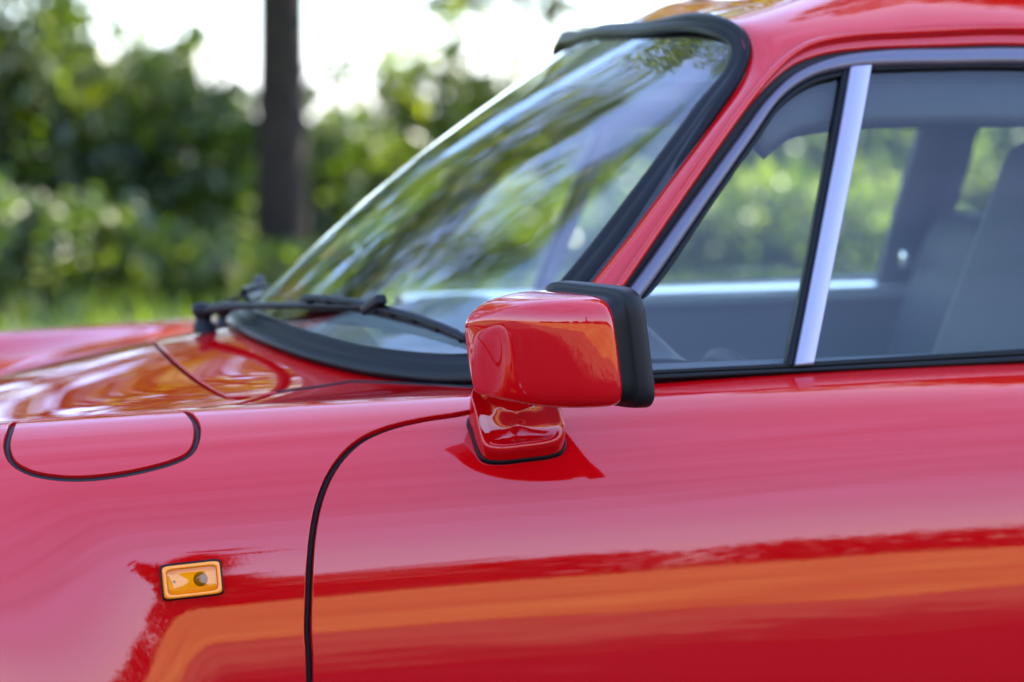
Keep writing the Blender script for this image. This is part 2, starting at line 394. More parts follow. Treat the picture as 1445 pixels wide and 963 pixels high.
flap = hits([(13, 612), (10, 632), (18, 651), (42, 666), (80, 674.5), (120, 676), (160, 672), (200, 664), (245, 652), (267, 640), (276, 625), (278, 603), (272, 590)])
xf0, xf1 = flap[0][0], flap[-1][0]
flap_top = [(x, -(float(crown_w(x)) - .004)) for x in np.linspace(xf1 - .012, xf0 + .012, 12)]
flap_poly = curve_pts(np.vstack([flap, flap_top]), 160, closed=True)

lf = panel('front_fender', fender_poly, body, PAINT, car, gap=.0030, holes=[flap_poly], sp=.012)
tag(lf, 'left front fender with round-cornered fuel flap')
panel('fuel_flap', flap_poly, body, PAINT, lf, gap=.0028, sp=.01)
ld = panel('door', door_poly, body, PAINT, car, gap=.0034, sp=.012)
tag(ld, 'left door carrying the mirror')
def gap_seal(name, line, closed, parent, w=.0045, deep=.0045):
    q = resample(line, .006, closed=closed); P, N = body(q)
    return sweep(name, P - N * deep, N, [(-w, -.006), (-w, -.001), (0, 0), (w, -.001), (w, -.006)], BLACK, parent, closed=closed)
gap_seal('flap_seal', flap_poly, True, lf, w=.0040); gap_seal('door_seal', door_front, False, lf, w=.0042, deep=.006)
bonnet = panel('bonnet', lid_poly, body, PAINT, car, gap=.0022, sp=.016)
base_curve = [(-.222 + .72 * y * y + .04, y) for y in np.linspace(.5, -.5, 30)]
cowl_in = np.vstack([[(x + .0015, y) for x, y in lid_rear], ])

cowl_poly = np.vstack([cowl_in[1:-1],
                       [(x, -q) for x, q in cowl_line], [(.05, .60)], base_curve, [(.05, -.60)], cowl_line[::-1]])
cowl = panel('cowl_panel', cowl_poly, body, PAINT, car, gap=.0022, sp=.014)
rear_poly = np.vstack([[(1.05, -(float(crown_w(1.05)) - .02))], [(x, -(float(crown_w(x)) - .06)) for x in np.linspace(1.2, 2.25, 20)], [qz(2.25, .45)], [qz(2.2, .30)], [qz(1.85, .2)],
                       arch(1.42, .345, R(-18), R(198)), [qz(1.0, .2)], door_rear[::-1][:-2] + np.array([.001, 0])])
rq = panel('rear_fender', rear_poly, body, PAINT, car, gap=.003, sp=.03)
def mirror_copy(o, parent):
    c = o.copy(); scene.collection.objects.link(c); c.parent = parent; c.scale.y = -1
    if 'label' in c: del c['label']
    return c
rf = mirror_copy(lf, car); tag(rf, 'right front fender beyond the bonnet')
# the right fender has no fuel flap: close the opening with the same sheet
mirror_copy([o for o in lf.children][0], rf).name = 'fender_blank'
rd = mirror_copy(ld, car); tag(rd, 'right door seen through the cabin'); mirror_copy(rq, car)
# dark inner shell added behind every shut line to block light
def inner_shell():
    V, F = [], []
    k = 4; T = (TP - TN * .022)[::k]; n = T.shape[0]; cols = list(range(0, T.shape[1], 6)); m = len(cols)
    for sgn in (1, -1):
        st = len(V)
        for i in range(n):
            for c in cols: V.append(T[i, c] * np.array([1, sgn, 1]))
        for i in range(n - 1):
            x = T[i, 0, 0]
            for j in range(m - 1):
                if cols[j] < NI - 8 and x > -.06: continue
                c = T[i, cols[j]]
                if any(math.hypot(c[0] - xw, c[2] - .31) < .34 and cols[j] > NI for xw in (-.87, 1.42)): continue
                F.append((st + i * m + j, st + i * m + j + 1, st + (i + 1) * m + j + 1, st + (i + 1) * m + j))
    return mesh_obj('inner_shell', V, F, BLACK, car)
inner_shell()
# rubber bead between fender and cowl
Pb, Nb = body(resample(np.vstack([cowl_line[1:], [(.05, -(crown_w(.05) - .02))]]), .008, closed=False))
sweep('fender_bead', Pb + Nb * .0005, Nb, [(-.0022, -.004), (-.0018, .0008), (0, .0016), (.0018, .0008), (.0022, -.004)], RUBBER, car)

# ================================================================== GREENHOUSE
def gw(x, z):
    q = (z - .865) / .41
    return .668 - .115 * q - .03 * q * q
def green(uv):
    uv = np.asarray(uv, float); x, z = uv[:, 0], uv[:, 1]; q = (z - .865) / .41
    P = np.stack([x, -gw(x, z), z], 1); dz = (-.115 - .06 * q) / .41
    N = unit(np.stack([0 * x, -np.ones_like(x), -dz], 1)); N[:, 2] = np.abs(N[:, 2])
    return P, N
def hit_green(px, py):
    d = ray(px, py); y = -.62
    for _ in range(30):
        p = CAM + d * ((y - CAM[1]) / d[1]); y = -float(gw(p[0], p[2]))
    return np.array([p[0], p[2]])
def ghits(pts): return np.array([hit_green(*p) for p in pts])
def gstrip(name, outer, inner, m, parent, h=.006, base=-.012, prof=None, n=120):
    """a moulded strip lying on the side of the cabin between two edges"""
    O = curve_pts(outer, n); I = curve_pts(inner, n); V = []
    prof = prof or [(0, base), (0, h * .55), (.10, h * .92), (.3, h * 1.05), (.5, h * 1.1), (.7, h * 1.05), (.9, h * .92), (1, h * .55), (1, base)]
    for f, hh in prof:
        P, N = green(O * (1 - f) + I * f); V.append(P + N * hh)
    V = np.stack(V, 1).reshape(-1, 3); k = len(prof); F = grid_faces(n, k) + [tuple(range(k)), tuple((n - 1) * k + j for j in range(k))]
    o = mesh_obj(name, V, F, m, parent); fix_normals(o); return o
XR = 1.02; XRT = 1.075      # rear end of the door window, bottom and top
def tail(pts, z): return np.vstack([ghits(pts), [(XR + .0 if z < 1 else XRT, z)]])
gut_px = [(868, 412), (888, 383), (950, 292), (1010, 206), (1052, 148), (1085, 108), (1112, 83), (1140, 67), (1190, 56), (1300, 49), (1445, 45)]
gut = np.vstack([ghits(gut_px), [(1.0, 1.268), (1.25, 1.195), (1.5, 1.075), (1.7, .955), (1.82, .88)]])
face_lo = [(873, 412), (892, 386), (953, 296), (1014, 209), (1057, 151), (1092, 113), (1121, 91), (1160, 77), (1220, 69), (1320, 65), (1445, 63)]
glo = np.vstack([ghits(face_lo), [(1.0, 1.25), (1.08, 1.235)]])
fr_out = tail([(872, 425), (899, 391), (962, 303), (1042, 194), (1080, 143), (1122, 105), (1180, 82), (1250, 73), (1340, 71), (1445, 70)], 1.245)
fr_in = tail([(888, 440), (914, 407), (1000, 283), (1060, 197), (1100, 142), (1142, 113), (1196, 99), (1260, 95), (1340, 94), (1445, 93)], 1.222)
gstrip('window_frame', fr_out, fr_in, DARKALU, ld, h=.010, base=-.01)
# division post and its rubber
pl = ghits([(1197, 99), (1183, 180), (1164, 280), (1145, 380), (1118, 518)]); pr_ = ghits([(1227, 96), (1212, 180), (1192, 280), (1172, 380), (1145, 516)])
gstrip('division_post', pl, pr_, ALU, ld, h=.012, base=-.008, prof=[(0, -.008), (0, .009), (.06, .0112), (.94, .0118), (1, .0095), (1, -.008)])
rl = ghits([(1187, 101), (1173, 180), (1154, 280), (1135, 380), (1107, 518)])
gstrip('quarter_seal', rl, pl, RUBBER, ld, h=.006, base=-.008)
rl2 = ghits([(898, 428), (921, 411), (1006, 288), (1066, 203), (1105, 149), (1146, 121), (1192, 108)])
gstrip('quarter_seal', np.vstack([ghits([(888, 440)]), ghits([(914, 407), (1000, 283), (1060, 197), (1100, 142), (1142, 113), (1190, 101)])]), rl2, RUBBER, ld, h=.004, base=-.008)
bt_top = np.vstack([ghits([(840, 527), (920, 523), (1000, 519), (1115, 513), (1280, 503), (1445, 493)]), [(XR, .897)]])
bt_mid = np.vstack([ghits([(840, 533), (920, 530), (1000, 526), (1115, 521), (1280, 512), (1445, 503)]), [(XR, .889)]])
bt_bot = np.vstack([ghits([(840, 543), (920, 539), (1000, 535), (1115, 529), (1280, 522), (1445, 514)]), [(XR, .880)]])
gstrip('belt_seal', bt_top, bt_mid, RUBBER, ld, h=.005, base=-.02)
gstrip('belt_seal', bt_mid, bt_bot, RUBBER, ld, h=.010, base=-.03)
tg_top = np.vstack([ghits([(1222, 101), (1300, 98.5), (1445, 97.5)]), [(XRT, 1.216)]])
gstrip('glass_run', np.vstack([ghits([(1222, 94), (1300, 93), (1445, 92)]), [(XRT, 1.223)]]), tg_top, RUBBER, ld, h=.003, base=-.008)
rgb = np.array([(XR, .88), (XR + .03, 1.05), (XRT, 1.224)])
gstrip('window_frame', rgb, rgb + np.array([.022, 0]), DARKALU, ld, h=.010, base=-.01)
# panes, lying a little inside
def green_in(uv):
    P, N = green(uv); return P - N * .004, N
qg = np.vstack([ghits([(872, 450), (905, 425), (1003, 285), (1063, 200), (1102, 146), (1144, 117), (1192, 103), (1130, 420), (1112, 530), (850, 545)])])
panel('quarter_glass', qg, green_in, GLASS, ld, sp=.04, gap=0, r=.0004, depth=.004)
wg = np.vstack([ghits([(1218, 97), (1445, 95)]), [(XRT, 1.22), (XR, .872)], ghits([(1445, 512), (1140, 530)])])
panel('window_glass', wg, green_in, GLASS, ld, sp=.05, gap=0, r=.0004, depth=.004)
# red rail under the drip gutter and the black door gap
gstrip('roof_rail', gut + np.array([0, .0]), np.vstack([glo, [(1.25, 1.17), (1.5, 1.05), (1.7, .935), (1.82, .865)]]), PAINT, car, h=.003, base=-.02)
gstrip('door_gap', np.vstack([glo]), np.vstack([fr_out[:-1], [(1.0, 1.243), (1.08, 1.23)]]), BLACK, car, h=-.006, base=-.03)
Pg, Ng = green(curve_pts(gut, 200))
sweep('drip_rail', Pg + Ng * .003, Ng, [(-.005, -.004), (-.0055, .004), (-.004, .009), (-.001, .0115), (.002, .0105), (.0045, .0065), (.005, -.004)], PAINT, car)
# body side behind the door: quarter panel with its window
cq = np.array([(XR + .024, .862), (XRT + .022, 1.232), (1.25, 1.178), (1.5, 1.055), (1.7, .935), (1.83, .855)])
cqg = np.array([(XR + .06, .905), (XRT + .045, 1.20), (1.25, 1.145), (1.42, 1.05), (1.50, .93), (1.46, .905)])
sp_ = panel('sail_panel', cq, green, PAINT, car, sp=.04, holes=[curve_pts(cqg, 80, closed=True)], gap=.001)
tag(sp_, 'red panel around the rear side window')
qgl = panel('rear_side_glass', curve_pts(cqg, 80, closed=True), green_in, GLASS, sp_, sp=.05, gap=-.004, r=.0004, depth=.004)

# windscreen edge, near half: bottom centre -> corner -> pillar -> top centre
def ws_half():
    base = []
    for y in (0, -.1, -.2, -.3, -.4, -.48, -.54):
        x = -.222 + .72 * y * y; P, _ = body(np.array([[x, y]])); base.append(P[0] + np.array([0, 0, .006]))
    corner = [np.array((.030, -.588, .862)), np.array((.062, -.606, .893))]
    pil = []
    for px, py, y in [(838, 390, -.594), (870, 350, -.584), (940, 257, -.561), (1010, 161, -.534), (1046, 107, -.515)]: pil.append(at(px, py, y))
    top = [at(1057, 72, -.500), at(1048, 47, -.474), at(1024, 32, -.435), at(985, 26, -.35), np.array((.332, -.18, 1.299)), np.array((.322, 0, 1.302))]
    return np.array(base + corner + pil + top)
WH = ws_half()
WL = np.vstack([WH, (WH[1:-1] * np.array([1, -1, 1]))[::-1]])
WLOOP = curve_pts(WL, 420, closed=True)
for _ in range(2): WLOOP = .5 * WLOOP + .25 * (np.roll(WLOOP, 1, 0) + np.roll(WLOOP, -1, 0))
# glass: rows between the bottom and the top edge
NV, NU = 60, 80
ie = 6
half = curve_pts(WH, 400)
kz = half[:, 2]
ib = np.argmin(np.abs(half - np.array((.020, -.58, .858))).sum(1)); it = np.argmin(np.abs(half - WH[-5]).sum(1))
bot, edge, topc = half[:ib + 1], half[ib:it + 1], half[it:][::-1]
def rs(c, n):
    L = np.concatenate([[0], np.cumsum(np.linalg.norm(np.diff(c, axis=0), axis=1))]); t = np.linspace(0, L[-1], n); return np.stack([np.interp(t, L, c[:, k]) for k in range(3)], 1)
bot, edge, topc = rs(bot, NU), rs(edge, NV), rs(topc, NU)
cen = np.array([bot[0] * (1 - t) + topc[0] * t + np.array((-.45, 0, .89)) * .024 * math.sin(math.pi * t) for t in np.linspace(0, 1, NV)])
def coons():
    G = np.zeros((NV, NU, 3))
    for a, v in enumerate(np.linspace(0, 1, NV)):
        for b, u in enumerate(np.linspace(0, 1, NU)):
            G[a, b] = (1 - v) * bot[b] + v * topc[b] + (1 - u) * cen[a] + u * edge[a] - ((1 - u) * (1 - v) * bot[0] + u * (1 - v) * bot[-1] + (1 - u) * v * topc[0] + u * v * topc[-1])
    return G
GW = coons()
# even crosswise curve: x follows a parabola in y on every row
for a in range(NV):
    y = GW[a, :, 1]; ye = y[-1]; t = (y / ye) ** 2
    GW[a, :, 0] = .5 * GW[a, :, 0] + .5 * (GW[a, 0, 0] + (GW[a, -1, 0] - GW[a, 0, 0]) * t); GW[a, :, 2] = .5 * GW[a, :, 2] + .5 * (GW[a, 0, 2] + (GW[a, -1, 2] - GW[a, 0, 2]) * t)
GF = np.concatenate([GW[:, ::-1], (GW * np.array([1, -1, 1]))[:, 1:]], 1)
ws = mesh_obj('windscreen', GF.reshape(-1, 3), grid_faces(NV, GF.shape[1]), WSGLASS, car); fix_normals(ws)
GBVH = BVHTree.FromPolygons([tuple(p) for p in GF.reshape(-1, 3)], grid_faces(NV, GF.shape[1]))
def loop_normals(L):
    N = []
    for p in L:
        loc, nr, i, d = GBVH.find_nearest(Vector(p)); nr = np.array(nr); nr = nr if nr[2] > 0 else -nr; N.append(nr)
    N = np.array(N)
    for _ in range(12): N = unit(N + np.roll(N, 1, 0) + np.roll(N, -1, 0))
    return N
WN = loop_normals(WLOOP)
inw = unit(WLOOP.mean(0) - WLOOP); tgw = unit(np.roll(WLOOP, -1, 0) - np.roll(WLOOP, 1, 0)); sdw = np.cross(tgw, WN)
sg = 1 if (sdw * inw).sum() > 0 else -1
SEALW = 1 - .30 * smoother((WLOOP[:, 2] - 1.17) / .09)
seal = sweep('windscreen_seal', WLOOP + WN * .006, WN, [(sg * a, b) for a, b in [(-.006, -.014), (-.007, .001), (-.003, .0040), (.006, .0056), (.012, .0050), (.0145, .0042), (.017, .0046), (.024, .0060), (.029, .0052), (.032, .002), (.033, -.006)]], RUBBER, ws, closed=True, scale=SEALW)

# roof and pillars in one sheet
def roof():
    gp, gn = green(curve_pts(gut, 200)); O = gp + gn * .002
    ip = WH[list(WH[:, 2] > .89).index(True):]        # pillar edge and top edge of the windscreen
    outer = np.array([O[int(k)] for k in np.linspace(0, len(O) - 1, 200)])
    cl = cspline([.333, .5, .72, 1.0, 1.3, 1.6, 1.9, 2.2], [1.303, 1.318, 1.325, 1.305, 1.235, 1.12, .985, .84])
    I1 = curve_pts(ip, 120); ntop = len(I1)
    Lo = np.concatenate([[0], np.cumsum(np.linalg.norm(np.diff(outer, axis=0), axis=1))])
    icor = np.argmin(np.linalg.norm(I1 - at(1057, 72, -.500), axis=1))
    ocor = np.argmin(np.abs(outer[:, 0] - .40) + (outer[:, 2] < 1.2) * 5)
    nA, nB, nC = 60, 40, 110
    pil_i = rs(I1[:icor + 1], nA); pil_o = rs(outer[:ocor + 1], nA)
    oB = np.argmin(np.abs(outer[:, 0] - .62)); top_i = rs(I1[icor:], nB); top_o = rs(outer[ocor:oB + 1], nB)
    xs = np.linspace(.333, 2.2, nC); back_i = np.stack([xs, 0 * xs, cl(xs)], 1); back_o = rs(outer[oB:], nC)
    II = np.vstack([pil_i, top_i[1:], back_i[1:]]); OO = np.vstack([pil_o, top_o[1:], back_o[1:]])
    n = len(II); M = 40; V = np.zeros((n, M, 3))
    for i in range(n):
        o, e = OO[i], II[i]; d = np.linalg.norm(e - o)
        to = unit(np.array((0, .42, .90)) + .3 * unit(e - o)); ti = unit(np.array((e[0] - o[0], max(e[1] - o[1], .02), (e[2] - o[2]) * .25)))
        bl = min(1, max(0, (i - nA * .55) / (nA * .45))); bl = bl * bl * (3 - 2 * bl)      # on the pillar the sheet is almost flat
        flat = unit(e - o); bulge = unit(np.array((-.35, -.75, .5)))
        to = unit(to * bl + (flat + .45 * bulge) * (1 - bl)); ti = unit(ti * bl + (flat - .45 * bulge) * (1 - bl))
        a = d * .36
        p1, p2 = o + to * a, e - ti * a
        t = np.linspace(0, 1, M)[:, None]; V[i] = (1 - t) ** 3 * o + 3 * t * (1 - t) ** 2 * p1 + 3 * t * t * (1 - t) * p2 + t ** 3 * e
    for _ in range(3):
        V[1:-1, 1:-1] = .5 * V[1:-1, 1:-1] + .25 * (V[2:, 1:-1] + V[:-2, 1:-1])
    A = V.reshape(-1, 3); B = (V * np.array([1, -1, 1])).reshape(-1, 3); f = grid_faces(n, M)
    bm = bmesh.new(); vv = [bm.verts.new(tuple(p)) for p in A] + [bm.verts.new(tuple(p)) for p in B]; k = len(A)
    for q in f:
        bm.faces.new([vv[j] for j in q]); bm.faces.new([vv[j + k] for j in q[::-1]])
    bmesh.ops.remove_doubles(bm, verts=bm.verts[:], dist=.0006)
    o = bm_obj('roof', bm, PAINT, car); md = o.modifiers.new('thickness', 'SOLIDIFY'); md.thickness = .010; md.offset = -1
    if o.data.polygons[5].normal.z < 0: o.data.flip_normals()
    return o, V
roof_o, RV = roof()
# headliner just below the roof
hl = []
for i in range(58, RV.shape[0] - 20, 4):
    row = RV[i, ::3] + np.array([0, 0, -.028]); row[0, 1] += .01; hl.append(row)
hl = np.array(hl); hv = np.concatenate([hl, (hl * np.array([1, -1, 1]))[:, ::-1]], 1)
mesh_obj('headliner', hv.reshape(-1, 3), grid_faces(hv.shape[0], hv.shape[1]), TRIM, car)
# far side of the cabin: the same parts mirrored
for o in list(ld.children):
    mirror_copy(o, rd).scale.y = 1          # the door itself is already mirrored
for nm in ('roof_rail', 'door_gap', 'drip_rail', 'sail_panel', 'rear_side_glass', 'fender_bead'):
    o = bpy.data.objects[nm]; mirror_copy(o, car if nm != 'rear_side_glass' else bpy.data.objects['sail_panel.001']).scale.y = (-1 if nm != 'rear_side_glass' else 1)

# ================================================================== DOOR MIRROR
mo_dir = unit(np.array((math.sin(R(18)), -math.cos(R(18)), 0.0)))                 # from the car outwards along the glass
mf_dir = unit(np.array((-math.cos(R(18)), -math.sin(R(18)), 0.0)))                # forwards
tilt = math.sin(R(9))
def mp(o_, f_, z_):                                        # mirror space -> world
    c = np.array((.062, -.845, .9185))
    return c + mo_dir * o_ + mf_dir * (f_ + z_ * tilt) + np.array((0, 0, 1.0)) * z_
def rrect(l, r, b, t, e, n=64):
    a = np.linspace(0, 2 * math.pi, n, endpoint=False); c, s = np.cos(a), np.sin(a)
    x = np.sign(c) * np.abs(c) ** (2 / e); y = np.sign(s) * np.abs(s) ** (2 / e)
    return np.stack([(l + r) / 2 + (r - l) / 2 * x, (b + t) / 2 + (t - b) / 2 * y], 1)
def mloft(name, secs, m, parent, n=64, capf=True, capb=False):
    V = []
    for (f, l, r, b, t, e) in secs:
        for o_, z_ in rrect(l, r, b, t, e, n): V.append(mp(o_, f, z_))
    F = grid_faces(len(secs), n, True)
    if capf: F.append(tuple((len(secs) - 1) * n + j for j in range(n)))
    if capb: F.append(tuple(range(n)))
    o = mesh_obj(name, V, F, m, parent); fix_normals(o); return o
mirror = mloft('side_mirror', [(.000, -.083, .0785, -.0600, .0590, 6), (.002, -.085, .0805, -.062, .0612, 6), (.010, -.0858, .0800, -.063, .0618, 6), (.024, -.0862, .0770, -.0636, .0615, 5.6),
    (.038, -.0864, .0710, -.0638, .0603, 5.2), (.052, -.0864, .0615, -.0636, .0584, 4.8), (.065, -.0862, .0485, -.063, .0555, 4.5), (.076, -.0857, .0330, -.0615, .0518, 4.2),
    (.085, -.0848, .0150, -.059, .0470, 3.9), (.092, -.0836, -.006, -.0565, .0405, 3.9), (.0965, -.0822, -.028, -.0550, .0345, 3.8), (.0990, -.0805, -.046, -.0535, .0295, 3.6), (.1000, -.0775, -.057, -.0510, .0250, 3.4), (.1003, -.073, -.064, -.047, .021, 3)], PAINT, car)
tag(mirror, 'red door mirror shell')
mloft('rim', [(-.036, -.084, .0835, -.0595, .0645, 7), (-.0365, -.088, .0880, -.0635, .0690, 7), (-.0335, -.0900, .0902, -.0655, .0710, 7), (-.024, -.0897, .0898, -.0652, .0706, 7), (-.0165, -.0888, .0885, -.0643, .0694, 7),
    (-.0145, -.0865, .0860, -.0620, .0668, 6.8), (-.0140, -.0840, .0800, -.0600, .0610, 6.4), (.004, -.0825, .0775, -.0588, .0585, 6.4)], PLASTIC, mirror, capb=False, capf=False)
mloft('mirror_glass', [(-.035, -.086, .086, -.0615, .067, 7), (-.033, -.086, .086, -.0615, .067, 7)], MIRRORGLASS, mirror, capf=False, capb=True)
# foot on the door
foot_px = [(659, 594), (663, 612), (672, 640), (680, 652), (700, 656.5), (740, 653), (778, 648.5), (793, 643), (799, 632), (795, 616), (783, 594), (770, 578), (740, 574), (690, 577)]
foot = curve_pts(hits(foot_px), 90, closed=True)
def ring_on_body(scale, lift, shift=(0, 0), power=0):
    c = foot.mean(0); q = (foot - c) * scale + c + np.array(shift); P, N = body(q)
    t = (P[:, 2] - P[:, 2].min()) / (P[:, 2].max() - P[:, 2].min() + 1e-9); t = t * t * (3 - 2 * t)
    return P + unit(N.mean(0)) * (lift + power * t)[:, None] + np.array((-.003, 0, 0)) * (t * power / .03)[:, None]
def loft_rings(name, rings, m, parent, cap=True, cap0=False):
    n = len(rings[0]); V = np.vstack(rings); F = grid_faces(len(rings), n, True)
    if cap: F.append(tuple((len(rings) - 1) * n + j for j in range(n)))
    if cap0: F.append(tuple(range(n)))
    o = mesh_obj(name, V, F, m, parent); fix_normals(o); return o
loft_rings('gasket', [ring_on_body(1.0, -.004), ring_on_body(1.0, .004), ring_on_body(.985, .0058), ring_on_body(.955, .0062), ring_on_body(.94, .003)], RUBBER, mirror)
loft_rings('base', [ring_on_body(.955, .001), ring_on_body(.953, .011, power=.010), ring_on_body(.950, .019, power=.024), ring_on_body(.935, .0245, power=.034), ring_on_body(.90, .0270, (-.001, .001), power=.036), ring_on_body(.86, .0272, (-.001, .002), power=.035),
                    ring_on_body(.80, .0256, (-.001, .002), power=.033), ring_on_body(.72, .0226, (0, .002), power=.0295), ring_on_body(.60, .0196, (0, .002), power=.026), ring_on_body(.42, .0176, (0, .002), power=.022), ring_on_body(.22, .0168, (0, .002), power=.019), ring_on_body(.05, .0166, (0, .002), power=.018)], PAINT, mirror)

# ================================================================== SIDE MARKER LAMP
h = hit_body(270.5, 819); Pm, Nm = body(h[None]); Pm, Nm = Pm[0], Nm[0]
ux = unit(np.array((1, 0, .075)) - Nm * np.dot(np.array((1, 0, .075)), Nm)); uz = np.cross(ux, Nm); uz = uz if uz[2] > 0 else -uz
def lp(a, b, c): return Pm + ux * a + uz * b + Nm * c
def lamp_ring(hw, hh, e, c, n=56): return np.array([lp(a, b, c) for a, b in rrect(-hw, hw, -hh, hh, e, n)])
lampg = loft_rings('side_marker_lamp', [lamp_ring(.0345, .0205, 11, -.004), lamp_ring(.0345, .0205, 11, .0025), lamp_ring(.0335, .0195, 11, .0036), lamp_ring(.0315, .0175, 11, .0036)], RUBBER, car)
tag(lampg, 'amber rectangular side lamp in a black gasket')
loft_rings('bezel', [lamp_ring(.0325, .0185, 11, .002), lamp_ring(.0322, .0182, 11, .0085), lamp_ring(.0310, .0170, 11, .0100), lamp_ring(.0290, .0150, 8, .0100), lamp_ring(.0280, .0140, 8, .0088), lamp_ring(.0280, .0140, 8, .004)], AMBER, lampg, cap=False)
loft_rings('reflector', [lamp_ring(.0280, .0140, 8, .0058), lamp_ring(.0278, .0139, 8, .0060)], CREAM, lampg)
def disc(name, a, b, r, c, hgt, m):
    rings = []
    for rr, cc in [(r, c), (r * .96, c + hgt * .6), (r * .7, c + hgt), (r * .2, c + hgt * 1.1)]:
        rings.append(np.array([lp(a + rr * math.cos(t), b + rr * math.sin(t), cc) for t in np.linspace(0, 2 * math.pi, 24, endpoint=False)]))
    return loft_rings(name, rings, m, lampg)
disc('bulb', .0095, .0, .0080, .0060, .0014, BULB); disc('screw', -.0200, .0005, .0016, .0060, .0008, BULB)
loft_rings('lens', [lamp_ring(.0281, .0141, 8, .0088), lamp_ring(.0280, .0140, 8, .0092), lamp_ring(.020, .009, 6, .0095), lamp_ring(.004, .002, 3, .0097)], AMBERLENS, lampg)

# ================================================================== WIPERS
def glass_at(px, py, lift=0.0):
    loc, nr, i, d = GBVH.ray_cast(Vector(CAM), Vector(ray(px, py)))
    nr = np.array(nr); nr = nr if nr[2] > 0 else -nr; return np.array(loc) + nr * lift, nr
def near_glass(p, lift):
    loc, nr, i, d = GBVH.find_nearest(Vector(p)); nr = np.array(nr); nr = nr if nr[2] > 0 else -nr; return np.array(loc) + nr * lift, nr
def bar(name, P, N, w, t, m, parent): return sweep(name, P, N, [(-w / 2, 0), (-w / 2, t), (w / 2, t), (w / 2, 0)], m, parent)
def wiper(blade_pts, pivot, label):
    B = curve_pts(np.array(blade_pts), 60); PN = [near_glass(p, 0) for p in B]; P = np.array([a for a, b in PN]); N = unit(np.array([b for a, b in PN]))
    w = bar('wiper', P + N * .004, N, .006, .012, RUBBER, car); tag(w, label)
    bar('blade_rail', P[3:-3] + N[3:-3] * .022, N[3:-3], .009, .004, RUBBER, w)
    for k in (5, 12, 19, 26, 33, 40, 47, 54):
        rbox('claw', (.009, .012, .012), P[k] + N[k] * .019, (0, R(-32), math.atan2(*(P[k] - P[k - 1])[[1, 0]])), .002, RUBBER, w, seg=1)
    mid = 28; hub = P[mid] + N[mid] * .027
    rbox('clip', (.045, .016, .014), hub, (0, R(-25), math.atan2(*(P[mid] - P[mid - 2])[[1, 0]])), .004, PLASTIC, w, seg=2)
    pv = np.array(pivot); up = np.array((-.12, 0, 1.0))
    head = pv + up * .030
    A = curve_pts(np.array([head + np.array((0, .012, 0)), head + (hub - head) * .12 + np.array((0, 0, .006)), head + (hub - head) * .55 + np.array((0, 0, .004)), hub + np.array((0, 0, -.002))]), 40)
    nn = np.tile(unit(np.array((-.3, 0, 1.0))), (40, 1)); sc = np.interp(np.linspace(0, 1, 40), [0, .15, .3, 1], [1.2, 1.0, .65, .42])
    sweep('arm', A, nn, [(-.010, -.005), (-.010, .003), (-.006, .006), (.006, .006), (.010, .003), (.010, -.005)], PLASTIC, w, scale=sc)
    rings = []
    for r, z in [(.017, 0), (.0165, .012), (.012, .018), (.011, .022), (.0155, .026), (.0155, .038), (.012, .043), (.002, .044)]:
        rings.append(np.array([pv + np.array((r * math.cos(t), r * math.sin(t), 0)) + up * z for t in np.linspace(0, 2 * math.pi, 20, endpoint=False)]))
    loft_rings('pivot', rings, PLASTIC, w)
    return w
pp, _ = body(np.array([[-.262, .035]]))
wiper([glass_at(432, 437)[0], glass_at(500, 441)[0], glass_at(560, 453)[0], glass_at(620, 470)[0], glass_at(690, 498)[0]], pp[0], 'near wiper parked along the lower edge of the windscreen')
pp2, _ = body(np.array([[-.195, .36]]))
wiper([GF[3, 96], GF[4, 108], GF[4, 120], GF[3, 132]], pp2[0], 'far wiper beyond the bonnet crown')

# ================================================================== CABIN
def dash():
    prof = [(-.16, .80), (-.13, .855), (-.02, .862), (.10, .872), (.20, .880), (.255, .872), (.275, .845), (.27, .70), (.20, .60)]
    V = []
    ys = np.linspace(-.585, .585, 70)
    for y in ys:
        bumpy = math.exp(-((y + .34) / .16) ** 4)
        for i, (x, z) in enumerate(prof):
            k = 0 if i in (0, 7, 8) else bumpy * (.085 * math.exp(-((x - .17) / .075) ** 2)); lim = .25 * max(0, abs(y) - .40) ** 1.0
            V.append((x + (.45 * y * y if x < .1 else .1 * y * y), y, z + k))
    o = mesh_obj('dashboard', V, grid_faces(70, len(prof)), TRIMG, car); fix_normals(o); s = o.modifiers.new('s', 'SUBSURF'); s.levels = s.render_levels = 2
    return o
dash()
def steering():
    c = np.array((.47, -.355, .68)); ax = unit(np.array((-.9, 0, -.42))); a = np.array((0, 1.0, 0)); b = np.cross(ax, a)
    path = np.array([c + .19 * (a * math.cos(t) + b * math.sin(t)) for t in np.linspace(0, 2 * math.pi, 64, endpoint=False)])
    pr = [(.014 * math.cos(t), .014 * math.sin(t)) for t in np.linspace(0, 2 * math.pi, 10, endpoint=False)]
    w = sweep('steering_wheel', path, np.tile(ax, (64, 1)), pr, TRIM, car, closed=True)
    for t in (R(10), R(170), R(250), R(290)):
        d = a * math.cos(t) + b * math.sin(t); tube('spoke', [c + d * .03, c + d * .19], .012, TRIM, w)
    tube('hub', [c - ax * .02, c + ax * .25], .05, TRIM, w, k=16)
steering()
def seat(y, x0, label, lean, head=True, L=.60):
    s = rbox('seat', (.50, .48, .16), (x0 - .24, y, .50), (0, R(-8), 0), .05, TRIM, car); tag(s, label)
    rbox('backrest', (.14, .47, L), (x0 + .06 + lean * .3, y, .58 + L / 2 - .02), (0, R(14) + lean, 0), .055, TRIM, s, seg=4, taper=(.75, .86))
    if head: rbox('headrest', (.10, .30, .18), (x0 + .150 + lean * .75, y, 1.105), (0, R(12) + lean, 0), .045, TRIM, s, seg=4, taper=(.8, .85))
    return s
